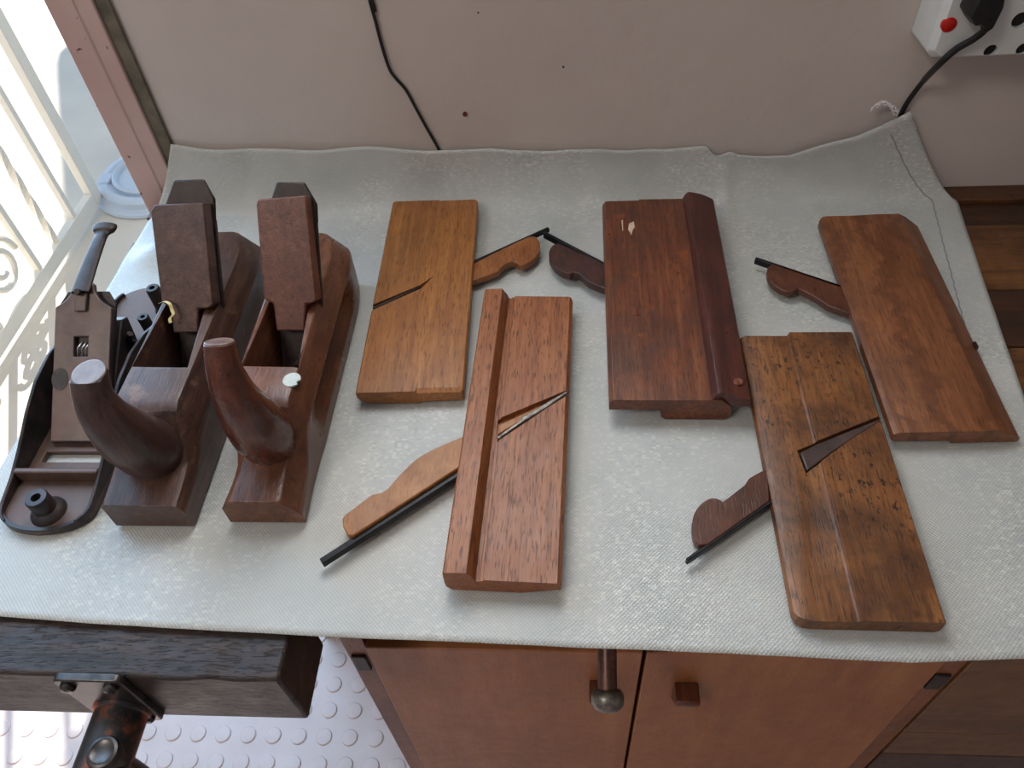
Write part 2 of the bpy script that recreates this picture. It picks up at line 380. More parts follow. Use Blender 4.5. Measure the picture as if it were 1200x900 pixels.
# small dark screw hole in the wall
bm = BM(); p = aty(545, 133, YW); lathe(bm, [(0.0021, -0.001), (0.0021, 0.0008), (0.0008, 0.0014)], 12, (p.x, p.y - 0.001, p.z), 'y')
tag(link('wall_screw', bm, m_pull), 'tiny dark screw head in the plaster wall above the sheet', 'screw')

# ------------------------------------------------------------------ outdoors: gate, tub, added shade panel
GX = -1.355
gate = empty('security_gate', (GX, 1.40, FZ), 0, 'cream painted steel security gate standing open outside the doorway', 'gate')
def gl(y, z): return (0, y - 1.40, z - FZ)
GT = 1.1
bm = BM(); 
box(bm, -0.012, 0.012, 1.805 - 1.40, 1.845 - 1.40, 0.02, GT - FZ); box(bm, -0.012, 0.012, 0.88 - 1.40, 0.92 - 1.40, 0.02, GT - FZ)
link('frame_stile', bm, m_gate, gate, bevel=0.002)
bm = BM(); box(bm, -0.012, 0.012, 0.92 - 1.40, 1.805 - 1.40, 0.02, 0.06); link('bottom_rail', bm, m_gate, gate, bevel=0.002)
bm = BM(); box(bm, -0.012, 0.012, 0.92 - 1.40, 1.805 - 1.40, GT - FZ - 0.04, GT - FZ); link('top_rail', bm, m_gate, gate, bevel=0.002)
for y in (1.700, 1.485, 1.27, 1.06):
    bm = BM(); box(bm, -0.008, 0.008, y - 1.40 - 0.008, y - 1.40 + 0.008, 0.06, GT - FZ - 0.04); link('bar', bm, m_gate, gate)
for y in (1.592, 1.165):      # twisted bars
    bm = BM(); rings = []
    for i in range(90):
        z = 0.06 + (GT - FZ - 0.10) * i / 89; a = i * 0.42
        rings.append([(0.011 * math.cos(a + q * PI / 2), y - 1.40 + 0.011 * math.sin(a + q * PI / 2), z) for q in range(4)])
    loft(bm, rings); link('twisted_bar', bm, m_gate, gate, sharp=20)
def scroll(cy, cz, r0, s=1, flip=1):
    pts = []; r0 *= 1.35
    for i in range(34):
        a = i / 33 * 3.6 * PI; r = r0 * (1 - 0.75 * i / 33)
        pts.append((0, cy + s * r * math.cos(a), cz + flip * r * math.sin(a)))
    bm = BM(); tube(bm, pts, 0.0085, 8); return link('scroll', bm, m_gate, gate)
for cy, s in ((1.385 - 1.40, 1), (1.38 - 1.40, -1), (1.12 - 1.40, 1), (0.98 - 1.40, -1)):
    scroll(cy, 0.15 if s == 1 else 0.26, 0.055, s)

tubc = at(184, 213, FZ)
tb = empty('plastic_tub', (tubc.x, tubc.y, FZ - 0.005), 0, 'pale blue plastic tub on the paving beyond the door frame', 'tub')
bm = BM(); lathe(bm, [(0.172, 0), (0.178, 0.004), (0.176, 0.012), (0.165, 0.016), (0.156, 0.020), (0.156, 0.036), (0.150, 0.042), (0.132, 0.044), (0.122, 0.036), (0.001, 0.034)], 72); link('body', bm, m_tub, tb, sharp=40)
bm = BM(); lathe(bm, [(0.112, 0.033), (0.115, 0.046), (0.108, 0.052), (0.100, 0.046), (0.098, 0.033)], 60); link('inner_rim', bm, m_tub, tb, sharp=50)
bm = BM(); box(bm, -0.150, -0.110, -0.06, -0.01, 0.020, 0.047); link('lug', bm, m_tub, tb, bevel=0.004)

# unseen panel added to throw shade over the paving and through the doorway
EL = math.radians(56); az = Vector((-0.43, 0.903)).normalized(); PZ = 1.9
def sh(x, y): d = (PZ - FZ) / math.tan(EL); return (x + az.x * d, y + az.y * d)
a = sh(-2.0, 2.95); b = sh(-0.78, 0.345)
dx, dy = b[0] - a[0], b[1] - a[1]; tt = (0.80 - a[1]) / dy; c = (a[0] + dx * tt, 0.80)
poly = rounded([a, c, (3.5, 0.80), (3.5, a[1] + 0.1)], [0.25, 0, 0, 0])
bm = BM(); prism(bm, poly, PZ, PZ + 0.05)
tag(link('shade_panel', bm, m_shade_panel), 'grey panel added out of view above the doorway to shade the paving', 'roof')

# ------------------------------------------------------------------ workbench
bench = empty('workbench', (0.3, 0.43, FZ), 0, 'old wooden workbench made of brown planks against the wall, under the white sheet', 'workbench')
BT = -0.006
def bl(bm): bmesh.ops.translate(bm, verts=bm.verts, vec=(-0.3, -0.43, -FZ)); return bm
bx0, bx1 = -0.4255, 1.3
for i, (y0, y1, dz, m) in enumerate(((0.222, 0.30, 0, m_bench), (0.301, 0.37, 0, m_bench_d), (0.371, 0.44, -0.001, m_bench), (0.441, 0.505, 0, m_bench_d), (0.506, 0.591, 0, m_bench), (0.592, 0.6285, -0.004, m_bench_d), (0.629, 0.6505, 0.0005, m_bench))):
    bm = BM(); box(bm, bx0, bx1, y0, y1, -0.040, BT + dz); link('plank', bl(bm), m, bench, bevel=0.001)
for (z0, z1, m) in ((-0.290, -0.041, m_board), (-0.352, -0.291, m_board), (-0.60, -0.354, m_bench_d)):
    bm = BM(); box(bm, 0.2955, 1.3, 0.238, 0.258, z0, z1); link('front_board', bl(bm), m, bench, bevel=0.001)
for x, y in ((-0.40, 0.58), (1.22, 0.28), (1.22, 0.58)):
    bm = BM(); box(bm, x - 0.03, x + 0.03, y - 0.03, y + 0.03, FZ, -0.04); link('leg', bl(bm), m_bench_d, bench, bevel=0.002)

# ------------------------------------------------------------------ cabinet under the bench
CY = 0.240
cab = empty('cabinet', (0.058, 0.42, FZ), 0, 'orange-brown two-door wooden cabinet standing under the workbench', 'cabinet')
def cl(bm): bmesh.ops.translate(bm, verts=bm.verts, vec=(-0.058, -0.42, -FZ)); return bm
cx0, cx1, cm = -0.1772, 0.2945, 0.0555
bm = BM()
box(bm, cx0, cx0 + 0.018, CY, 0.62, FZ, -0.0405); box(bm, cx1 - 0.018, cx1, CY, 0.62, FZ, -0.0405)
box(bm, cx0 + 0.018, cx1 - 0.018, CY + 0.006, 0.62, -0.10, -0.0405); box(bm, cx0 + 0.018, cx1 - 0.018, CY + 0.01, 0.62, FZ, FZ + 0.06)
box(bm, cx0 + 0.018, cx1 - 0.018, 0.61, 0.62, FZ + 0.06, -0.10)
link('body', cl(bm), m_cab_edge, cab, bevel=0.0008)
hz = aty(803, 806, CY - 0.004)
for i, (x0, x1, hx) in enumerate(((cx0 + 0.0185, cm - 0.0015, None), (cm + 0.0015, cx1 - 0.0185, hz.x))):
    bm = BM(); box(bm, x0, x1, CY - 0.003, CY + 0.015, FZ + 0.065, -0.1225)
    d = link('door', cl(bm), m_cab, cab, bevel=0.0012)
    if hx is None: hx = aty(704, 806, CY - 0.004).x
    bm = BM(); w = 0.0095
    prof = [(CY - 0.003, 0.010), (CY - 0.019, 0.010), (CY - 0.0205, 0.008), (CY - 0.0195, 0.001), (CY - 0.003, -0.026)]
    loft(bm, [[(hx - w, y, hz.z + z) for y, z in prof], [(hx + w, y, hz.z + z) for y, z in prof]])
    link('handle', cl(bm), m_pull, d, bevel=0.0012)
for p in (aty(1098, 797, CY), aty(424, 775, CY)):
    bm = BM(); box(bm, p.x - 0.006, p.x + 0.006, CY - 0.0025, CY + 0.001, p.z - 0.014, p.z + 0.014)
    link('hinge', cl(bm), m_dkiron, cab, bevel=0.001)

# hanging vice handle in front of the left door
RE = aty(712, 819, 0.186); RS = Vector((aty(711, 752, 0.222).x, 0.2365, -0.048))
vh = empty('vice_handle', RS, 0, 'rusty steel bar with a round knob sticking out before the left cabinet door', 'handle')
ax = (RE - RS); LN = ax.length; ax.normalize()
bm = BM(); tube(bm, [(0, 0, 0), ax * (LN - 0.002)], 0.0064, 24); link('rod', bm, m_rod, vh)
bm = BM(); tube(bm, [ax * (LN + q) for q in (-0.0062, -0.0060, -0.0040, -0.001, 0.004, 0.0068, 0.0085)], [0.0065, 0.0086, 0.0104, 0.0110, 0.0106, 0.0082, 0.0040], 32)
link('knob', bm, m_steel, vh, sharp=50)

# ------------------------------------------------------------------ vice jaw with screw
JY = 0.169
vice = empty('bench_vice', (-0.30, 0.195, -0.078), 0, 'dark wooden vice jaw with a steel flange and thick screw at the bench front', 'vice')
def vl(bm): bmesh.ops.translate(bm, verts=bm.verts, vec=(0.30, -0.195, 0.078)); return bm
bm = BM(); box(bm, -0.62, -0.1762, JY, 0.2215, -0.0785, -0.0065)
bmesh.ops.subdivide_edges(bm, edges=[e for e in bm.edges if abs(e.verts[0].co.x - e.verts[1].co.x) > 0.1], cuts=90)
for v_ in bm.verts:
    if v_.co.z > -0.02: v_.co.z += 0.0016 * noise.noise(v_.co * 60); v_.co.y += 0.0012 * noise.noise(v_.co * 45 + Vector((3, 0, 0)))
link('jaw', vl(bm), m_jaw_top, vice, bevel=0.0025)
py = JY - 0.005
TL, TR = aty(60, 799, py), aty(137, 798, py); BRp = aty(193, 845, py)
x0, x1, z1, z0 = TL.x, TR.x, TL.z, BRp.z
z1 = (TL.z + TR.z) / 2
bm = BM(); pl = rounded([(x0, z0), (x1, z0), (x1, z1), (x0, z1)], 0.005)
loft(bm, [[(a_, JY + 0.0005, b_) for a_, b_ in pl], [(a_, py, b_) for a_, b_ in pl]])
plate = link('flange', vl(bm), m_plate, vice, bevel=0.001)
_q = aty(144, 832, py); pcx, pcz = _q.x, _q.z
for bx_ in (x0 + 0.008, x1 - 0.008):
    for bz_ in (z0 + 0.008, z1 - 0.008):
        bm = BM(); prof = [(0.0048, 0.002), (0.0048, -0.0018), (0.0036, -0.0035), (0.001, -0.0042)]
        lathe(bm, prof, 20, (bx_, py, bz_), 'y'); link('bolt', vl(bm), m_bolt, plate)
bm = BM(); lathe(bm, [(0.0185, 0.0), (0.0182, -0.002), (0.0168, -0.003), (0.0168, -0.17), (0.015, -0.172)], 40, (pcx, py, pcz), 'y')
screw = link('screw', vl(bm), m_screw, vice)
hp = None
for i in range(200):
    y_ = py - 0.001 * i; q = aty(118, 880, y_)
    if q.z >= pcz + 0.0215: hp = q; break
hp = hp or aty(118, 880, 0.11)
bm = BM(); pcx = hp.x; lathe(bm, [(0.0075, pcz - 0.06), (0.0075, pcz + 0.015), (0.0098, pcz + 0.0155), (0.0102, pcz + 0.0205), (0.0092, pcz + 0.0225), (0.0075, pcz + 0.023), (0.0065, pcz + 0.0222), (0.001, pcz + 0.022)], 32, (pcx, hp.y, 0))
link('handle', vl(bm), m_plate, vice, sharp=40)

# ------------------------------------------------------------------ woven plastic sheet
def lerp_poly(pts, t):                     # pts: list of (key, value)
    if t <= pts[0][0]: return pts[0][1]
    for (a_, va), (b_, vb) in zip(pts, pts[1:]):
        if t <= b_:
            u = (t - a_) / (b_ - a_); return va + (vb - va) * u
    return pts[-1][1]
fr = [at(x, y, -0.002) for x, y in ((0, 722), (100, 730), (200, 736), (300, 741), (380, 746), (560, 753), (700, 760), (860, 766), (1000, 773), (1067, 777), (1120, 775), (1200, 772))]
frk = [(p.x, p.y) for p in fr]; frk = [(-0.43, 0.207)] + frk + [(0.32, 0.186)]
tp = [(200, 168), (260, 172), (312, 174), (400, 171), (560, 174), (640, 173), (720, 175), (760, 171), (828, 171), (838, 182), (870, 179), (925, 178), (1000, 155), (1040, 135), (1066, 123)]
YT = YW - 0.004
tps = [aty(x, y, YT) for x, y in tp]; tpk = [(p.x, p.z) for p in tps]
NU, NV = 220, 110
x_top0, x_top1 = tpk[0][0], tpk[-1][0]
def sheet_pt(t, s):
    # t 0..1 left to right, s 0..1 front to wall top
    xf = -0.427 + t * (0.318 + 0.427)
    xb = -0.419 + t * (0.362 + 0.419)
    xt = x_top0 + t * (x_top1 - x_top0)
    # correct the top so that pixels of the hem stay where they belong
    yf = lerp_poly(frk, xf)
    yb = 0.622 + 0.004 * math.sin(t * 9)
    zt = lerp_poly(tpk, xt)
    S1 = 0.84
    if s < S1:
        u = s / S1; y = yf + (yb - yf) * u; x = xf + (xb - xf) * u ** 1.4
        z = -0.0022
        z += 0.0011 * noise.noise(Vector((x * 9, y * 7, 0.3))) + 0.0006 * noise.noise(Vector((x * 34, y * 26, 1.3)))
        z -= 0.0022 * max(0, u - 0.66) / 0.34 * (0.5 + 0.5 * math.sin(x * 62 + 3 * math.sin(x * 11)))
        z = min(z, -0.0006)
        # left edge lifts a little beyond the bench end, lumps near the iron plane heel
        z = max(z, -0.0044)
        lump = math.exp(-((x + 0.392) / 0.020) ** 2 - ((y - 0.562) / 0.018) ** 2)
        z += 0.009 * lump
    else:
        u = (s - S1) / (1 - S1); a = u * PI / 2
        wob = 0.0035 * math.sin(xt * 58 + 2.5 * math.sin(xt * 13)) * math.sin(a)
        yy = yb + (YT - yb) * min(1, math.sin(a) ** 0.9 * 1.0)
        y = min(YT, yy - abs(wob) * (1 - 0.7 * u))
        z = -0.0016 + zt * (1 - math.cos(a)) ** 0.85 + 0.0016 * u * math.sin(xt * 60)
        x = xb + (xt - xb) * (u ** 1.1)
        z -= 0.0022 * (0.5 + 0.5 * math.sin(x * 62 + 3 * math.sin(x * 11))) * (1 - u)
    if s >= S1: z = max(z, -0.0040)
    if t > 0.8 and s > S1: y -= 0.0055 * min(1, (t - 0.8) / 0.15) * (s - S1) / (1 - S1)
    # fold of the doubled layer
    xfold = 0.150 - 0.010 * (0.65 - y) / 0.2
    if y > 0.45:
        e = (y - 0.45) / 0.2; d_ = (x - xfold)
        z += 0.0040 * e * e * math.exp(-(d_ / 0.006) ** 2) 
    return (x, y, z)
bm = BM(); G = [[bm.verts.new(sheet_pt(i / NU, j / NV)) for i in range(NU + 1)] for j in range(NV + 1)]
for j in range(NV):
    for i in range(NU): bm.faces.new((G[j][i], G[j][i + 1], G[j + 1][i + 1], G[j + 1][i]))
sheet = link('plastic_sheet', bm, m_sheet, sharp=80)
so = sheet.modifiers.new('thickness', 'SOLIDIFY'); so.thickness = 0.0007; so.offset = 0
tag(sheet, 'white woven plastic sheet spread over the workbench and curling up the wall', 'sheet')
# seam stitching along the right edge
pts = []
for q in range(0, 60):
    s = 0.30 + 0.68 * q / 59; tt_ = 0.962 + 0.016 * (s - 0.3)
    p = Vector(sheet_pt(tt_, s)); p.x += 0.0004 * (-1) ** q; pts.append(p + Vector((0, -0.0003 if s > 0.86 else 0, 0.0008)))
bm = BM(); tube(bm, pts, 0.00055, 6); link('seam_thread', bm, m_thread, sheet)
bm = BM(); c0 = aty(1050, 131, YT - 0.004)
for q in range(7):
    pts = []
    for i in range(14):
        u = i / 13
        pts.append((c0.x - 0.022 * u + 0.002 * math.sin(i * 1.9 + q), c0.y - 0.003 - 0.002 * math.cos(i * 2.1 + q * 2), c0.z + 0.010 * math.sin(u * PI * 0.8) + 0.0022 * math.sin(i * 2.3 + q * 1.3)))
    tube(bm, catmull(pts, 3), 0.0004, 5)
link('frayed_thread', bm, m_thread_w, sheet)

# ------------------------------------------------------------------ moulding planes
class MP:
    def __init__(s, fl, fr_, bl_, br, zt, label, name='moulding_plane'):
        zs = zt if isinstance(zt, tuple) else (zt, zt)
        a, b, c, d = at(*fl, zs[0]), at(*fr_, zs[1]), at(*bl_, zs[0]), at(*br, zs[1])
        for q in (a, b, c, d): q.z = 0
        v = ((c - a) + (d - b)) / 2; s.L = v.length; v.normalize(); u = Vector((v.y, -v.x, 0))
        s.w = ((b - a).dot(u) + (d - c).dot(u)) / 2
        cen = (a + b + c + d) / 4; s.o = cen - u * s.w / 2 - v * s.L / 2
        s.u, s.v = u, v
        s.root = empty(name, s.o, math.atan2(u.y, u.x), label, 'moulding plane', 'moulding planes lying on the sheet')
    def loc(s, px, py, z):
        p = at(px, py, z) - s.o; return (p.dot(s.u), p.dot(s.v))
    def body(s, prof, mat, plan=None, r=0.002, cuts=(), lip=None, bevel=0.0009, name='body', v0=0, v1=None):
        v1 = v1 or s.L
        bm = BM(); loft(bm, [[(a, v0 - 0.001 if plan else v0, b) for a, b in prof], [(a, v1 + 0.001 if plan else v1, b) for a, b in prof]])
        if plan:
            b2 = BM(); prism(b2, plan, -0.01, 0.06); bm = boolean(bm, b2, 'INTERSECT')
        for cpoly, zc in cuts:
            b2 = BM(); prism(b2, cpoly, zc, 0.06); bm = boolean(bm, b2)
        if lip:
            b2 = BM(); tri = [(-0.003, 0.0096), (-0.003, 0.02), (0.0050, 0.02), (0.0040, 0.0137)]
            loft(b2, [[(lip[0], a, b) for a, b in tri], [(lip[1], a, b) for a, b in tri]]); bm = boolean(bm, b2)
        return link(name, bm, mat, s.root, bevel=bevel)
    def poly(s, name, pxs, z0, z1, mat, bevel=0.0008, rnd=0):
        pts = [s.loc(x, y, z1) for x, y in pxs]
        if rnd: pts = rounded(pts, rnd, 3)
        bm = BM(); prism(bm, pts, z0, z1); return link(name, bm, mat, s.root, bevel=bevel)
    def bar(s, name, p0, p1, w, z0, z1, mat, w1=None):
        a = Vector(s.loc(*p0, z1)); b = Vector(s.loc(*p1, z1)); d = (b - a).normalized(); n = Vector((-d.y, d.x)); w1 = w1 or w
        bm = BM(); prism(bm, [a + n * w / 2, a - n * w / 2, b - n * w1 / 2, b + n * w1 / 2], z0, z1)
        return link(name, bm, mat, s.root, bevel=0.0005)
def smooth_px(pts, n=3, closed=False): return [(p.x, p.y) for p in catmull([(x, y, 0) for x, y in pts], n)]

# 1 golden, upper left
p = MP((416, 460), (543, 458), (461, 233), (560, 236), 0.0135, 'golden-brown moulding plane with wedge to its right, beside the reddish horned plane')
w, L = p.w, p.L
plan = rounded([(0, 0), (w, 0), (w, L - 0.001), (w * 0.55, L - 0.0012), (w * 0.55, L), (0, L + 0.0005)], [0.001, 0.002, 0.006, 0, 0, 0.004])
sl = [p.loc(x, y, 0.0135) for x, y in ((434, 358), (492, 334), (508, 323.5), (494, 337.5), (435, 364))]
p.body([(0.002, 0.005), (0, 0.008), (0, 0.0125), (0.001, 0.0135), (w - 0.001, 0.0135), (w, 0.0125), (w, 0.003), (w - 0.002, 0.0022), (w * 0.62, 0.0016), (w * 0.56, 0), (w * 0.25, 0), (w * 0.1, 0.0015)], m_p1, plan, cuts=[(sl, 0.008)], lip=(w * 0.56, w - 0.0015))
bm = BM(); a_, b_ = w * 0.56, w - 0.002   # chamfered lip at the near end
p.poly('wedge', [(552, 310), (590, 291)] + smooth_px([(612, 280.5), (621, 277), (628, 277.5), (632, 283), (632.5, 292), (629, 300), (622, 306), (613, 311)]) + [(609, 311)] + smooth_px([(605, 307.5), (600, 306.5), (592, 309.5), (587, 314), (583, 318.5)]) + [(576, 321), (550, 330)], 0.003, 0.0095, m_p1w)
p.bar('iron', (548, 309.5), (643, 266.5), 0.0030, 0.004, 0.0085, m_iron)
p.bar('blade', (437, 361), (493, 335.5), 0.0026, 0.0085, 0.0128, m_dkiron, 0.0022)

# 2 orange-brown with fence, lower centre
p = MP((519, 668), (657, 684), (567, 340), (672, 347), (0.0225, 0.0145), 'orange-brown moulding plane with raised left fence and long wedge, nearest the sheet front edge')
w, L = p.w, p.L
sl = [p.loc(x, y, 0.015) for x, y in ((583, 491), (668, 455.5), (668, 461), (640, 479), (583, 517))]
p.body([(0.004, 0), (0.0005, 0.004), (0, 0.008), (0, 0.021), (0.0012, 0.0225), (0.0150, 0.0232), (0.0192, 0.0160), (0.0198, 0.0128), (0.0222, 0.0125), (0.0226, 0.0135), (0.0246, 0.0135), (0.0250, 0.0150), (w - 0.0025, 0.0150), (w, 0.012), (w - 0.0005, 0.007), (w * 0.66, 0)], m_p2,
       rounded([(0, -0.001), (w, -0.001), (w, L), (0, L)], [0.0, 0.001, 0.004, 0.001]), cuts=[(sl, 0.0105)])
p.poly('wedge', [(548, 509)] + smooth_px([(541, 512), (515, 523), (497, 532), (483, 542), (468, 557), (455, 572)]) + [(448, 577), (436, 579.5), (404, 603.5), (401, 608), (402, 617), (407, 626.5), (414, 627.5), (545, 543)], 0.004, 0.0125, m_p2w, rnd=0.0)
p.poly('wedge_tip', [(584, 498), (640, 472), (655, 466), (640, 476), (583, 509)], 0.0105, 0.0147, m_p2w)
p.bar('iron', (376, 657.5), (545, 549), 0.0046, 0.004, 0.0095, m_iron)
p.bar('blade_tang', (583, 513), (613, 492), 0.0024, 0.0105, 0.0150, m_steel)
p.poly('blade', [(611, 489), (640, 471.5), (665, 457), (664, 461), (640, 478), (611, 495)], 0.0105, 0.0156, m_steel)

# 3 dark red, upper right of centre
p = MP((714, 471), (836, 467), (706, 234), (801, 233), 0.022, 'dark red moulding plane with tall fence and chipped pale spot, wedge pointing left')
w, L = p.w, p.L
fw = 0.0265
top = [(0, 0.011), (0, 0.0205), (0.0015, 0.022), (w - 0.001, 0.022), (w - 0.001, 0.012), (w - 0.012, 0.011)]
p.body([(0, 0.011), (0, 0.0195), (0.003, 0.022), (w + 0.0005, 0.022), (w + 0.006, 0.022), (w + 0.012, 0.0165), (w + 0.014, 0.013), (w + 0.0145, 0.005), (w + 0.0125, 0.0015), (w + 0.010, 0), (w * 0.56, 0), (w * 0.52, 0.003), (w * 0.51, 0.011)], m_p3,
       rounded([(-0.001, 0.0), (w + 0.02, 0.0), (w + 0.02, L), (w * 0.45, L), (w * 0.45, L - 0.0015), (0, L - 0.002)], [0.001, 0.001, 0.001, 0, 0, 0.005]))
p.body([(w - 0.001, 0.0218), (w + 0.0012, 0.0262), (w + 0.003, 0.0282), (w + 0.0055, 0.0284), (w + fw - 0.001, 0.0235), (w + fw, 0.0222), (w + fw, 0.0165), (w + 0.012, 0.0165), (w + 0.006, 0.0225)], m_p3f, rounded([(w - 0.01, -0.001), (w + 0.008, 0.002), (w + fw + 0.001, -0.003), (w + fw + 0.001, L - 0.004), (w + 0.016, L + 0.001), (w - 0.01, L + 0.006)], [0, 0.001, 0.001, 0.004, 0.004, 0.002]), name='fence')
q = p.loc(866, 444, 0.029)
bm = BM(); lathe(bm, [(0.0034, 0.0240), (0.0034, 0.0262), (0.003, 0.0264), (0.001, 0.0261)], 24, (q[0], q[1], 0)); link('boxwood_plug', bm, m_p3, p.root)
p.poly('wedge', [(714, 312), (690, 301), (670, 291.5)] + smooth_px([(655, 285), (648, 287), (643.5, 294), (644, 303), (650, 312), (658, 318), (668, 321)]) + [(672, 318.5), (679, 320.5), (686, 327), (691, 331), (714, 340)], 0.005, 0.0125, m_p3w)
p.bar('iron', (637.5, 271.5), (712, 311), 0.0030, 0.006, 0.0125, m_iron)
q = p.loc(740, 267, 0.0222)
bm = BM(); prism(bm, [(q[0] - 0.002, q[1] + 0.006), (q[0] - 0.003, q[1] - 0.002), (q[0] - 0.0005, q[1] - 0.010), (q[0] + 0.001, q[1] - 0.003), (q[0] + 0.003, q[1] + 0.001), (q[0] + 0.0025, q[1] + 0.009)], 0.0215, 0.0223)
link('pale_chip', bm, m_chip, p.root)
bm = BM(); q2 = p.loc(729, 264, 0.0222); prism(bm, [(q2[0], q2[1] - 0.008), (q2[0] + 0.0007, q2[1] - 0.007), (q2[0] + 0.001, q2[1] + 0.008), (q2[0] - 0.0003, q2[1] + 0.007)], 0.0215, 0.0222)
link('pale_chip', bm, m_chip, p.root)

# 4 scarred yellow, lower right
p = MP((930, 729), (1110, 729), (868, 394), (997, 387), 0.012, 'scarred yellow-brown moulding plane with a ridge line and broad dark blade in its face')
w, L = p.w, p.L
sl = [p.loc(x, y, 0.013) for x, y in ((935, 526), (1031, 487.5), (1032.5, 493), (1000, 513), (945, 553))]
p.body([(0.004, 0), (0.001, 0.002), (0, 0.006), (0.001, 0.0095), (0.005, 0.0115), (w * 0.42, 0.0112), (w * 0.437, 0.0120), (w * 0.445, 0.0133), (w - 0.001, 0.0133), (w, 0.012), (w, 0.003), (w - 0.003, 0)], m_p4,
       rounded([(0, 0), (w, 0), (w, L), (w * 0.44, L), (w * 0.42, L - 0.002), (0, L - 0.002)], [0.012, 0.001, 0.003, 0, 0, 0.002]), cuts=[(sl, 0.007)])
p.poly('wedge', [(900, 549), (891, 552.5), (878, 560), (873, 568), (847, 588)] + smooth_px([(845, 586), (838, 583.5), (829, 585), (819, 593), (812.5, 605), (811, 620), (814, 633), (819, 639)]) + [(830, 638), (902, 587)], 0.003, 0.0095, m_p4w)
p.bar('iron', (805, 655.5), (904, 587.5), 0.0022, 0.003, 0.0090, m_iron)
p.poly('blade', [(1031, 491), (1000, 503), (960, 519), (938, 530), (946, 551), (975, 530), (1005, 510), (1032, 493.5)], 0.0075, 0.0125, m_cap)

# 5 figured, far right
p = MP((1050, 513), (1201, 501), (960, 257), (1076, 247), 0.0135, 'reddish-brown moulding plane farthest right, with plain top and wedge pointing left')
w, L = p.w, p.L
p.body([(0.001, 0.004), (0, 0.006), (0, 0.0115), (0.004, 0.0135), (w * 0.80, 0.0135), (w - 0.001, 0.0046), (w, 0.0036), (w, 0.001), (w - 0.002, 0), (w * 0.48, 0), (w * 0.46, 0.003)], m_p5,
       rounded([(0, 0), (w, 0.002), (w, L - 0.006), (w * 0.88, L + 0.001), (w * 0.55, L + 0.001), (w * 0.35, L), (0, L)], [0.001, 0.001, 0.001, 0.001, 0, 0, 0.008]))
p.poly('wedge', [(1000, 341), (983, 333), (940, 319), (915, 311)] + smooth_px([(905, 309.5), (900, 313), (899, 321), (904, 331), (913, 338), (922, 341.5), (929, 341.5)]) + [(936, 338), (949, 344.5), (960, 351), (970, 358), (1004, 370)], 0.004, 0.0100, m_p5w)
p.bar('iron', (885.5, 302), (1000, 340.5), 0.0030, 0.004, 0.0100, m_iron)
q = p.loc(1152, 401, 0.010)
bm = BM(); prism(bm, [(w - 0.002, q[1] - 0.004), (w + 0.0002, q[1] - 0.002), (w + 0.0001, q[1] + 0.004), (w - 0.002, q[1] + 0.004)], 0.002, 0.0066)
link('blade', bm, m_dkiron, p.root)

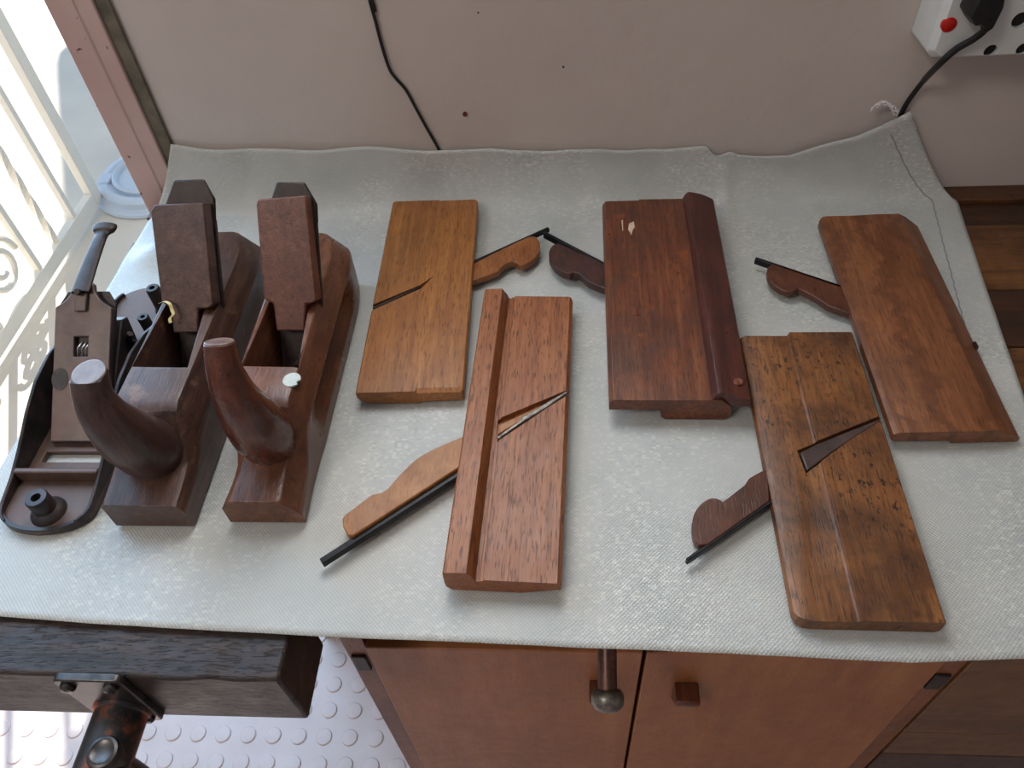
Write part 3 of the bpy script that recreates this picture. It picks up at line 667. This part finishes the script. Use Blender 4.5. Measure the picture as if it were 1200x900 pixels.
# ------------------------------------------------------------------ horned wooden planes
def horn_plane(name, xl, xr, yf, yb, zt, mats, label, tip, groove, toe_round, horn_pts, horn_r, wedge_px, iron_px, throat, tilt=0.0):
    m_body, m_horn, m_wedge, m_tip = mats
    root = empty(name, ((xl + xr) / 2, yf, 0), 0, label, 'horned plane', 'horned wooden planes on the left'); ox, oy = (xl + xr) / 2, yf
    hw = (xr - xl) / 2; L = yb - yf
    st = [0, 0.004, 0.012, 0.022, 0.032, 0.040, 0.048, 0.056, 0.064, 0.075, 0.09, 0.11, 0.14, 0.17, 0.195, 0.21, 0.222, 0.232, 0.240, L]
    rings = []
    for v in st:
        e = min(1, max(0, (v - 0.028) / 0.034)); e = e * e * (3 - 2 * e)
        z = 0.026 + 0.004 * min(1, v / 0.03) + (zt - 0.030) * e
        if v > L - 0.03: z -= 0.004 * ((v - (L - 0.03)) / 0.03) ** 2
        end = max(0, (v - (L - 0.045)) / 0.045); narrow = 0.006 * end ** 2.2
        front = max(0, 1 - v / 0.05); 
        waist = toe_round * 0.004 * math.sin(min(1, v / 0.07) * PI)
        ch = (0.010 + 0.006 * end * end) * (0.35 + 0.65 * e); cz = z - 0.017 * (0.35 + 0.65 * e)
        if toe_round and v < 0.05: ch = max(ch, 0.011); cz = z - 0.013
        gg = groove * max(0, min(1, (v - 0.06) / 0.03)) * max(0, min(1, (L - 0.035 - v) / 0.015))
        R = hw - narrow - waist * 0.3; Lx = -hw + waist + narrow * 0.8
        zg1, zg0 = cz - 0.003, min(cz - 0.008, 0.011)
        lch = 0.002 if not toe_round or v > 0.05 else 0.007
        rings.append([(Lx, v, 0), (Lx, v, z - lch * 1.2), (Lx + lch, v, z), (R - ch - 0.004, v, z), (R - ch, v, z - 0.0012), (R - 0.001, v, cz), (R, v, zg1), (R - gg * 0.8, v, zg1 - (zg1 - zg0) * 0.25), (R - gg, v, zg1 - (zg1 - zg0) * 0.6), (R, v, zg0), (R, v, 0)])
    bm = BM(); loft(bm, rings)
    c = BM(); (tfl, tfr, tbr, tbl, bf, bb, bxl, bxr) = throat
    topz = 0.08; k = lambda a, b: a + (b - a) * (topz / zt)      # extrapolate walls upward
    def ext(tx, ty, bx, by): return (bx + (tx - bx) * topz / zt, by + (ty - by) * topz / zt, topz)
    lowr = [(bxl, bf), (bxr, bf), (bxr, bb), (bxl, bb)]; lo = [(a - ox, b - oy, -0.004) for a, b in lowr]
    hi = []
    for (tx, ty), (bx, by) in zip((tfl, tfr, tbr, tbl), lowr):
        q = ext(tx, ty, bx, by); hi.append((q[0] - ox, q[1] - oy, topz))
    loft(c, [lo, hi])
    bm = boolean(bm, c)
    body = link('body', bm, m_body, root, bevel=0.0012, sharp=38)
    # horn
    hx, hp_ = horn_pts
    P = [atx(a_, b_, hx) - Vector((ox, oy, 0)) for a_, b_ in hp_]; P = [Vector((P[0].x, P[0].y + 0.006, 0.024))] + P
    n = 6; C = catmull(P, n); rr = []
    for i in range(len(C)):
        f = i / n; a = int(min(f, len(horn_r) - 1.001)); u = f - a; u = u
        rr.append(horn_r[a] * (1 - u) + horn_r[a + 1] * u)
    bm = BM(); td = Vector((-0.05, -0.12, 0.98)).normalized() if not toe_round else None; tube(bm, C, rr, 32, ry=[r_ * 0.92 for r_ in rr], tend=td)
    horn = link('horn', bm, m_horn, root, sharp=50, bevel=0.001)
    d = td or (C[-1] - C[-2]).normalized(); bm = BM()
    tube(bm, [C[-1] - d * 0.0004, C[-1] + d * 0.0004, C[-1] + d * 0.0008], [rr[-1] * 0.97, rr[-1] * 0.96, rr[-1] * 0.90], 32, ry=[rr[-1] * 0.89, rr[-1] * 0.88, rr[-1] * 0.82])
    tag(link('horn_end', bm, m_tip, horn, sharp=30), 'pale worn sawn end of the horn, sky sheen painted in')
    # wedge and iron lie on one slope
    sl = 0.77; yo = lambda z: 0.423 + (z - 0.068) * sl - oy
    def slab(pts, off0, off1, name, mat):     # pts: (px,py,z) taken on the wedge face; off = horizontal setback
        A = []
        for px, pyy, z in pts:
            # find the point on the sloping face through this pixel
            z_ = z
            for _ in range(30):
                q = at(px, pyy, z_); want = 0.068 + ((q.y - off0(z_)) - 0.423) / sl; z_ += (want - z_) * 0.4
            A.append((at(px, pyy, z_).x - ox, z_))
        bm = BM(); t_ = off1
        loft(bm, [[(x, yo(z) + off0(z), z) for x, z in A], [(x, yo(z) + off0(z) + t_ * 0.792, z - t_ * 0.610) for x, z in A]])
        return link(name, bm, mat, root, bevel=0.0012), A
    TH = 0.0135; th = lambda z: TH / 0.792 + 0.0004
    slab(wedge_px, lambda z: 0.0, TH, 'wedge', m_wedge)
    _, A = slab(iron_px, th, 0.0036, 'iron_top', m_dkiron)
    xs = sorted(a[0] for a in A); hwid = (xs[-1] - xs[0]) / 2 - 0.001; mx = (xs[-1] + xs[0]) / 2
    if hwid > 0.0205: hwid = 0.0205
    zt_ = min(a[1] for a in A) - 0.0002
    bm = BM(); zz0 = 0.006
    poly = [(mx - hwid, zz0), (mx + hwid, zz0), (mx + hwid, zt_), (mx - hwid, zt_)]
    loft(bm, [[(x, yo(z) + th(max(z, 0.04)) + 0.0002, z) for x, z in poly], [(x, yo(z) + th(max(z, 0.04)) + 0.0045, z) for x, z in poly]])
    link('iron', bm, m_dkiron, root)
    return root

ZT = 0.060
# dark one (left)
A = horn_plane('horned_smoothing_plane', -0.3150, -0.2588, 0.2707, 0.524, ZT, (m_horn_a, m_horn_a2, m_wedge_a, m_endgrain),
    'dark brown wooden plane with a tall curved horn, beside the metal plane', None, 0.002, 0,
    (-0.287, [(171, 524), (149, 511), (124, 488), (109, 463), (104, 437)]),
    [0.0200, 0.0225, 0.0205, 0.0150, 0.0117, 0.0109],
    [(176, 247, 0.12), (180, 239.5, 0.12), (238.5, 237.5, 0.12), (250, 357, 0.066), (243, 362, 0.062), (232, 362, 0.06), (232, 390, 0.05), (203, 390, 0.05), (200, 362, 0.06), (189, 354, 0.066)],
    [(193, 240, 0.13), (203, 211, 0.13), (238, 210, 0.13), (251, 233, 0.12), (252, 262, 0.11), (196, 262, 0.11)],
    ((-0.3125, 0.366), (-0.2715, 0.365), (-0.2795, 0.452), (-0.3085, 0.452), 0.383, 0.398, -0.306, -0.270))
B = horn_plane('horned_smoothing_plane', -0.2345, -0.1806, 0.2740, 0.520, ZT, (m_horn_b, m_horn_b2, m_wedge_b, m_endgrain2),
    'reddish wooden plane with a glossy curved horn and a white paint spot', None, 0.0085, 1,
    (-0.207, [(307, 507), (294, 490), (275, 462), (262, 430), (257, 401)]),
    [0.0180, 0.0208, 0.0190, 0.0138, 0.0106, 0.0092],
    [(300, 240, 0.12), (301, 233.5, 0.12), (358, 229, 0.12), (371, 352, 0.066), (365, 356, 0.062), (358, 356, 0.06), (357, 388, 0.05), (324, 388, 0.05), (320, 356, 0.06), (309, 350, 0.066)],
    [(315, 240, 0.13), (323.5, 213.5, 0.13), (356, 213.5, 0.13), (371, 239, 0.12), (372, 262, 0.11), (320, 262, 0.11)],
    ((-0.2315, 0.366), (-0.1915, 0.365), (-0.1985, 0.452), (-0.2270, 0.452), 0.383, 0.398, -0.225, -0.190))
# white paint spot on the reddish plane
q = at(342, 445, ZT)
bm = BM(); pts = [(q.x + 0.207 + 0.0063 * math.cos(a) * (0.7 if abs(a - 6.1) < 0.35 else 1), q.y - 0.274 + 0.0063 * math.sin(a)) for a in [2 * PI * i / 28 for i in range(28)]]
prism(bm, [(x + (-0.207 - (-0.2345 - 0.1806) / 2), y) for x, y in pts], ZT - 0.001, ZT + 0.0003)
tag(link('paint_spot', bm, m_spot, B), 'white paint spot')
# curl of wood shaving beside the wedge of the dark plane
bm = BM(); pts = []
for px, pyy, z in ((187, 356, 0.066), (193, 354, 0.070), (199, 357, 0.071), (201, 363, 0.068), (203, 369, 0.066), (199, 374, 0.064), (200, 379, 0.062)):
    pts.append(at(px, pyy, z))
pc = catmull(pts, 4); loft(bm, [[q + Vector((-0.0012, 0, 0)), q + Vector((0.0012, 0.0006, 0.0004)), q + Vector((0.0012, 0.0007, 0.0006)), q + Vector((-0.0012, 0.0001, 0.0002))] for q in pc])
tag(link('wood_shaving', bm, m_shaving), 'pale curled shaving caught beside the wedge of the dark horned plane', 'wood shaving')

# ------------------------------------------------------------------ metal bench plane
MX, MY = -0.3675, 0.262
mp = empty('metal_bench_plane', (MX, MY, 0), 0, 'rusty dark metal plane missing its handles, leftmost on the sheet', 'metal plane')
mp_w = 0.0345; ML = 0.252
def outline(w_, l0, l1, n=14):
    pts = []
    for i in range(n + 1):                    # toe arc
        a = PI + PI * i / n; pts.append((w_ * math.cos(a), l0 + 0.020 + 0.020 * math.sin(a) * (1 - 0.05 * abs(math.cos(a)))))
    for i in range(n + 1):                    # heel arc
        a = PI * i / n; pts.append((w_ * 0.96 * math.cos(a), l1 - 0.022 + 0.022 * math.sin(a)))
    return pts
bm = BM(); prism(bm, outline(mp_w, 0, ML), 0, 0.0045)
c = BM(); box(c, -0.0235, 0.024, 0.0595, 0.0690, -0.01, 0.02); bm = boolean(bm, c)
sole = link('sole', bm, m_castin, mp, bevel=0.0006)
# side walls, rising toward the middle
def wall_h(v):
    pts = [(0.006, 0.0075), (0.02, 0.009), (0.04, 0.013), (0.06, 0.020), (0.085, 0.031), (0.11, 0.039), (0.135, 0.041), (0.16, 0.037), (0.185, 0.027), (0.21, 0.015), (0.232, 0.008)]
    for (a, ha), (b, hb) in zip(pts, pts[1:]):
        if v <= b:
            u = min(1, max(0, (v - a) / (b - a))); return ha + (hb - ha) * u
    return 0.008
for s in (-1, 1):
    bm = BM(); rings = []
    for i in range(49):
        v = 0.008 + (ML - 0.020) * i / 48
        xo = mp_w
        if v < 0.020: xo = mp_w * math.sqrt(max(0.05, 1 - ((0.020 - v) / 0.0203) ** 2))
        if v > ML - 0.022: xo = mp_w * 0.96 * math.sqrt(max(0.05, 1 - ((v - ML + 0.022) / 0.0223) ** 2))
        h = wall_h(v); ti = 0.0032
        if s < 0 : rings.append([(-xo + 0.0002, v, 0.001), (-xo + ti + 0.0012, v, 0.001), (-xo + ti, v, h), (-xo + 0.0006, v, h)])
        else: rings.append([(xo - ti - 0.0012, v, 0.001), (xo - 0.0002, v, 0.001), (xo - 0.0006, v, h), (xo - ti, v, h)])
    loft(bm, rings); link('side_wall', bm, m_cast, sole, sharp=45, bevel=0.0006)
bm = BM(); n = 20; rings = []                # toe rim
for i in range(n + 1):
    a = PI + 0.35 + (PI - 0.7) * i / n; x, y = math.cos(a), math.sin(a)
    rings.append([(mp_w * x, 0.020 + 0.020 * y, 0.001), (mp_w * 0.90 * x, 0.0215 + 0.0175 * y, 0.001), (mp_w * 0.91 * x, 0.0212 + 0.018 * y, 0.0062), (mp_w * 0.985 * x, 0.0203 + 0.0196 * y, 0.0065)])
loft(bm, rings); link('toe_rim', bm, m_cast, sole, sharp=60)
bm = BM(); box(bm, -mp_w + 0.003, mp_w - 0.003, 0.0425, 0.047, 0.004, 0.0155); link('cross_rib', bm, m_castin, sole, bevel=0.0012)
bm = BM(); lathe(bm, [(0.0125, 0.004), (0.012, 0.006), (0.0095, 0.0085), (0.0078, 0.010), (0.0078, 0.0215), (0.0070, 0.0228), (0.0034, 0.0228), (0.0030, 0.015)], 28, (0.002, 0.017, 0)); 
link('knob_boss', bm, m_cast, sole, sharp=40)
# frog behind the blade
bm = BM(); fp = [(0.078, 0.0045), (0.150, 0.0045), (0.163, 0.020), (0.168, 0.048), (0.160, 0.052)]
loft(bm, [[(-0.022, y, z) for y, z in fp], [(0.022, y, z) for y, z in fp]]); frog = link('frog', bm, m_cast, mp, bevel=0.001)
# slope frame for cap and blade: v = v0 + s*cos, z = z0 + s*sin
sa = math.atan2(0.060, 0.082); ca, sn = math.cos(sa), math.sin(sa); v0_, z0_ = 0.077, 0.006
def slope(poly, t0, t1, bmx=None):
    bmx = bmx or BM()
    f = lambda x, s, t: (x, v0_ + s * ca - t * sn, z0_ + s * sn + t * ca)
    loft(bmx, [[f(x, s, t0) for x, s in poly], [f(x, s, t1) for x, s in poly]]); return bmx
bm = slope([(-0.0225, -0.0015), (0.0225, -0.0015), (0.0225, 0.105), (0.016, 0.115), (-0.016, 0.115), (-0.0225, 0.105)], -0.0045, -0.0020); link('blade', bm, m_dkiron, mp, bevel=0.0005)
bm = slope([(-0.0222, -0.001), (0.0222, -0.001), (0.0222, 0.090), (-0.0222, 0.090)], -0.0018, -0.0002); link('chip_breaker', bm, m_dkiron, mp, bevel=0.0006)
capp = rounded([(-0.0205, 0.0), (0.0235, 0.0)], 0) + [(0.0232, 0.1005)] + [(p_.x, p_.y) for p_ in catmull([(0.0215, 0.102, 0), (0.014, 0.107, 0), (0.0095, 0.113, 0), (0.0080, 0.119, 0)], 4)] + [(0.004, 0.1225), (-0.004, 0.1225)] + [(p_.x, p_.y) for p_ in catmull([(-0.0080, 0.119, 0), (-0.0095, 0.113, 0), (-0.014, 0.107, 0), (-0.0215, 0.102, 0)], 4)]
bm = slope(capp, 0.0, 0.0042)
c = slope([(-0.0055, 0.064), (0.0055, 0.064), (0.0055, 0.079), (-0.0055, 0.079)], -0.002, 0.008); bm = boolean(bm, c)
cap_ = link('lever_cap', bm, m_cap, mp, bevel=0.0010)
f3 = lambda x, s, t: Vector((x, v0_ + s * ca - t * sn, z0_ + s * sn + t * ca))
bm = slope([(0.0065 * math.cos(a) - 0.015, 0.047 + 0.0085 * math.sin(a)) for a in [2 * PI * i / 24 for i in range(24)]], 0.0043, 0.0046); link('worn_patch', bm, m_cast, cap_)
# lever
bm = slope([(-0.0045, 0.098), (0.0045, 0.098), (0.0050, 0.116), (-0.0050, 0.116)], 0.0042, 0.0070); link('cam', bm, m_cap, cap_, bevel=0.0008)
end = atx(124, 264, -0.3700) - Vector((MX, MY, 0)); s0 = f3(0, 0.112, 0.0075)
L0 = [s0, s0.lerp(end, 0.35) + Vector((0, 0, 0.001)), s0.lerp(end, 0.72) + Vector((0.0005, 0, 0.0015)), s0.lerp(end, 0.86), end]
C = catmull(L0, 6); n = len(C)
bm = BM(); tube(bm, C, [0.0064 + (0.0010 * math.cos(i / n * 5)) if i < n * 0.72 else 0.0060 + 0.0040 * math.sin((i - n * 0.72) / (n * 0.28) * PI * 0.8) for i in range(n)], 18, ry=[0.0024 if i < n * 0.8 else 0.004 for i in range(n)])
lev = link("lever", bm, m_dkiron, cap_, sharp=50, bevel=0.0006)
bm = BM(); q = f3(0, 0.112, 0.0100); tube(bm, [q, q + Vector((0, -sn, ca)) * 0.0022], [0.0026, 0.0022], 16); link('pivot', bm, m_dkiron, lev)
# spring wires under the slot
bm = BM()
for xx in (-0.003, 0.0005, 0.0035):
    tube(bm, catmull([f3(xx - 0.002, 0.063, -0.0005), f3(xx, 0.070, 0.003), f3(xx + 0.001, 0.074, 0.001), f3(xx + 0.003, 0.078, -0.001)], 4), 0.0005, 8)
link('spring', bm, m_nickel, cap_)
# adjusting fork and posts on the heel
bm = BM(); q0 = at(160, 402, 0.030) - Vector((MX, MY, 0))
a0, a1, a2 = [at(*p_) - Vector((MX, MY, 0)) for p_ in ((158, 400, 0.034), (139, 386, 0.044), (151, 391, 0.042))]
a3 = at(150, 398, 0.036) - Vector((MX, MY, 0))
tube(bm, catmull([a0 + Vector((0.002, 0.004, -0.012)), a3, a1], 5), 0.0026, 12)
tube(bm, catmull([a3, a2 + Vector((0.001, 0, 0))], 5), 0.0024, 12)
link('adjusting_fork', bm, m_cast, mp, sharp=60)
for nm, pxy, rr_, h0, h1 in (('tote_post', (178, 337), 0.0058, 0.004, 0.030), ('depth_screw', (167, 371), 0.0048, 0.004, 0.024)):
    q = at(*pxy, h1) - Vector((MX, MY, 0)); bm = BM()
    lathe(bm, [(rr_ * 1.3, h0), (rr_, h0 + 0.004), (rr_, h1 - 0.001), (rr_ * 0.85, h1), (rr_ * 0.42, h1), (rr_ * 0.4, h1 - 0.006)], 24, (min(q.x, 0.026), q.y, 0)); link(nm, bm, m_cast, mp, sharp=45)

# ------------------------------------------------------------------ socket strip with plug
SY = YW
sx0, sz0 = 0.2804, 0.1403
dep = SY - atx(1082, 77, sx0).y
sx1, sz1 = sx0 + 0.26, sz0 + 0.085
ps = empty('socket_strip', (sx0, SY, sz0), 0, 'white multi-socket power strip mounted on the wall at the upper right', 'power strip')
bm = BM(); fx = 0.0065
out = rounded([(0, 0.006), (0.006, 0), (sx1 - sx0, 0), (sx1 - sx0, sz1 - sz0), (0, sz1 - sz0)], [0.002, 0.002, 0.006, 0.006, 0.006])
cxm, czm = (sx1 - sx0) / 2, (sz1 - sz0) / 2
def inset(o, d): return [(cxm + (x - cxm) * (1 - d / cxm), czm + (z - czm) * (1 - d / czm)) for x, z in o]
loft(bm, [[(x, -0.0005, z) for x, z in out], [(x, -dep * 0.85, z) for x, z in inset(out, 0.001)], [(x, -dep, z) for x, z in inset(out, 0.005)]])
sfront = -dep
def onface(px, py):
    q = aty(px, py, SY - dep); return q.x - sx0, q.z - sz0
holes = []
for px, py, r_ in ((1161, 60, 0.0050), (1199, 58, 0.0050), (1196, 24, 0.0062)):
    x, z = onface(px, py); holes.append((x, z, r_))
# further sockets along the strip, outside the frame
for x, z, r_ in list(holes[:0]): pass
for x, z, r_ in holes:
    c = BM(); lathe(c, [(r_, -dep - 0.004), (r_, -dep + 0.012)], 24, (x, 0, z), 'y'); bm = boolean(bm, c)
link('housing', bm, m_plastic_w, ps, sharp=40, bevel=0.0008)
for x, z, r_ in holes:
    bm = BM(); lathe(bm, [(r_ * 0.99, -dep + 0.0118), (r_ * 0.99, -dep + 0.004)], 24, (x, 0, z), 'y'); link('socket_hole', bm, m_hole, ps)
x, z = onface(1112, 29)
bm = BM(); lathe(bm, [(0.0056, -dep + 0.002), (0.0056, -dep - 0.0006), (0.0040, -dep - 0.0014), (0.001, -dep - 0.0017)], 28, (x, 0, z), 'y'); tag(link('indicator_lamp', bm, m_red, ps, sharp=60), 'red indicator lamp')
# plug
x, z = onface(1144, 2); PX, PY_, PZ_ = sx0 + x, SY - dep, sz0 + z
pg = empty('power_plug', (PX, PY_, PZ_), 0, 'black power plug with cord, pushed into the white socket strip', 'plug')
bm = BM()
body = rounded([(-0.012, -0.002), (-0.004, -0.011), (0.001, -0.0095), (0.004, -0.013), (0.012, -0.012), (0.0135, 0.004), (0.009, 0.022), (-0.008, 0.022)], 0.002)
loft(bm, [[(x, -0.0006, z) for x, z in body], [(x * 0.98, -0.012, z * 0.98) for x, z in body], [(x * 0.82, -0.020, z * 0.85) for x, z in body]])
link('plug_body', bm, m_black, pg, bevel=0.001)
cp = [aty(1157, 17, PY_ - 0.016), aty(1156, 32, PY_ - 0.014), aty(1142, 45, PY_ - 0.010), aty(1120, 58, PY_ - 0.004), aty(1100, 76, PY_ + 0.001), aty(1082, 95, YT - 0.010), aty(1064, 119, YT - 0.0005), aty(1056, 134, YT + 0.0012), aty(1048, 150, YT + 0.0012)]
cp = [q - Vector((PX, PY_, PZ_)) for q in cp]
C = catmull(cp, 6)
bm = BM(); tube(bm, C, [0.0036 if i < 7 else 0.0027 if i < 30 else 0.0022 for i in range(len(C))], 14); link('cord', bm, m_black, pg, sharp=60)
bm = BM()
for i in range(5):
    q = C[1 + i]; d = (C[2 + i] - C[i]).normalized(); tube(bm, [q - d * 0.0009, q + d * 0.0009], [0.0050 - 0.0001 * i] * 2, 14)
link('strain_relief', bm, m_black, pg)
# cable running down the wall
cpx = [(424, -40), (433, 0), (440, 25), (447, 52), (456, 80), (464, 92), (476, 106), (488, 128), (500, 150), (513, 173), (520, 190)]
pts = [aty(x, y, YW - 0.0022) for x, y in cpx]
pts = [Vector((pts[0].x - 0.05, pts[0].y, 0.6))] + pts
bm = BM(); tube(bm, catmull(pts, 6), 0.0014, 10)
tag(link('wall_cable', bm, m_black, sharp=60), 'thin black cable running down the wall behind the sheet', 'cable')

# ------------------------------------------------------------------ light
w = D.worlds.new('world'); SC.world = w; w.use_nodes = True
bg = w.node_tree.nodes['Background']; bg.inputs[0].default_value = (0.50, 0.72, 1.0, 1); bg.inputs[1].default_value = 0.95
sun = D.lights.new('sun', 'SUN'); sun.energy = 7; sun.angle = math.radians(0.6); sun.color = (1.0, 0.94, 0.84)
so_ = D.objects.new('sun', sun); COL.objects.link(so_)
dvec = Vector((-az.x * math.cos(EL), -az.y * math.cos(EL), -math.sin(EL))); so_.rotation_euler = dvec.to_track_quat('-Z', 'Y').to_euler()
def area(name, loc, size, energy, color, direction):
    l = D.lights.new(name, 'AREA'); l.shape = 'RECTANGLE'; l.size, l.size_y = size; l.energy = energy; l.color = color
    o = D.objects.new(name, l); COL.objects.link(o); o.location = loc; o.rotation_euler = Vector(direction).to_track_quat('-Z', 'Z').to_euler(); return o
area('window_daylight', ((WX0 + WX1) / 2, YW + 0.02, (WZ0 + WZ1) / 2), (WX1 - WX0 - 0.07, WZ1 - WZ0 - 0.07), 4.2, (0.97, 0.98, 1.0), (0, -1, -0.6))
area('doorway_daylight', ((DX0 + DX1) / 2, YW + 0.125, 0.35), (0.85, 1.5), 15, (0.44, 0.69, 1.0), (0.2, -1, -0.25))
area('wall_fill', (-1.1, -0.8, CZ - 0.03), (0.5, 0.5), 13.5, (1.0, 0.93, 0.86), (0, 0, -1))  # added fill that brightens the back wall, no lamp known here

SC.view_settings.view_transform = 'Standard'; SC.view_settings.look = 'None'
SC.view_settings.gamma = 1.0; SC.view_settings.use_curve_mapping = False
SC.view_settings.exposure = 0.2
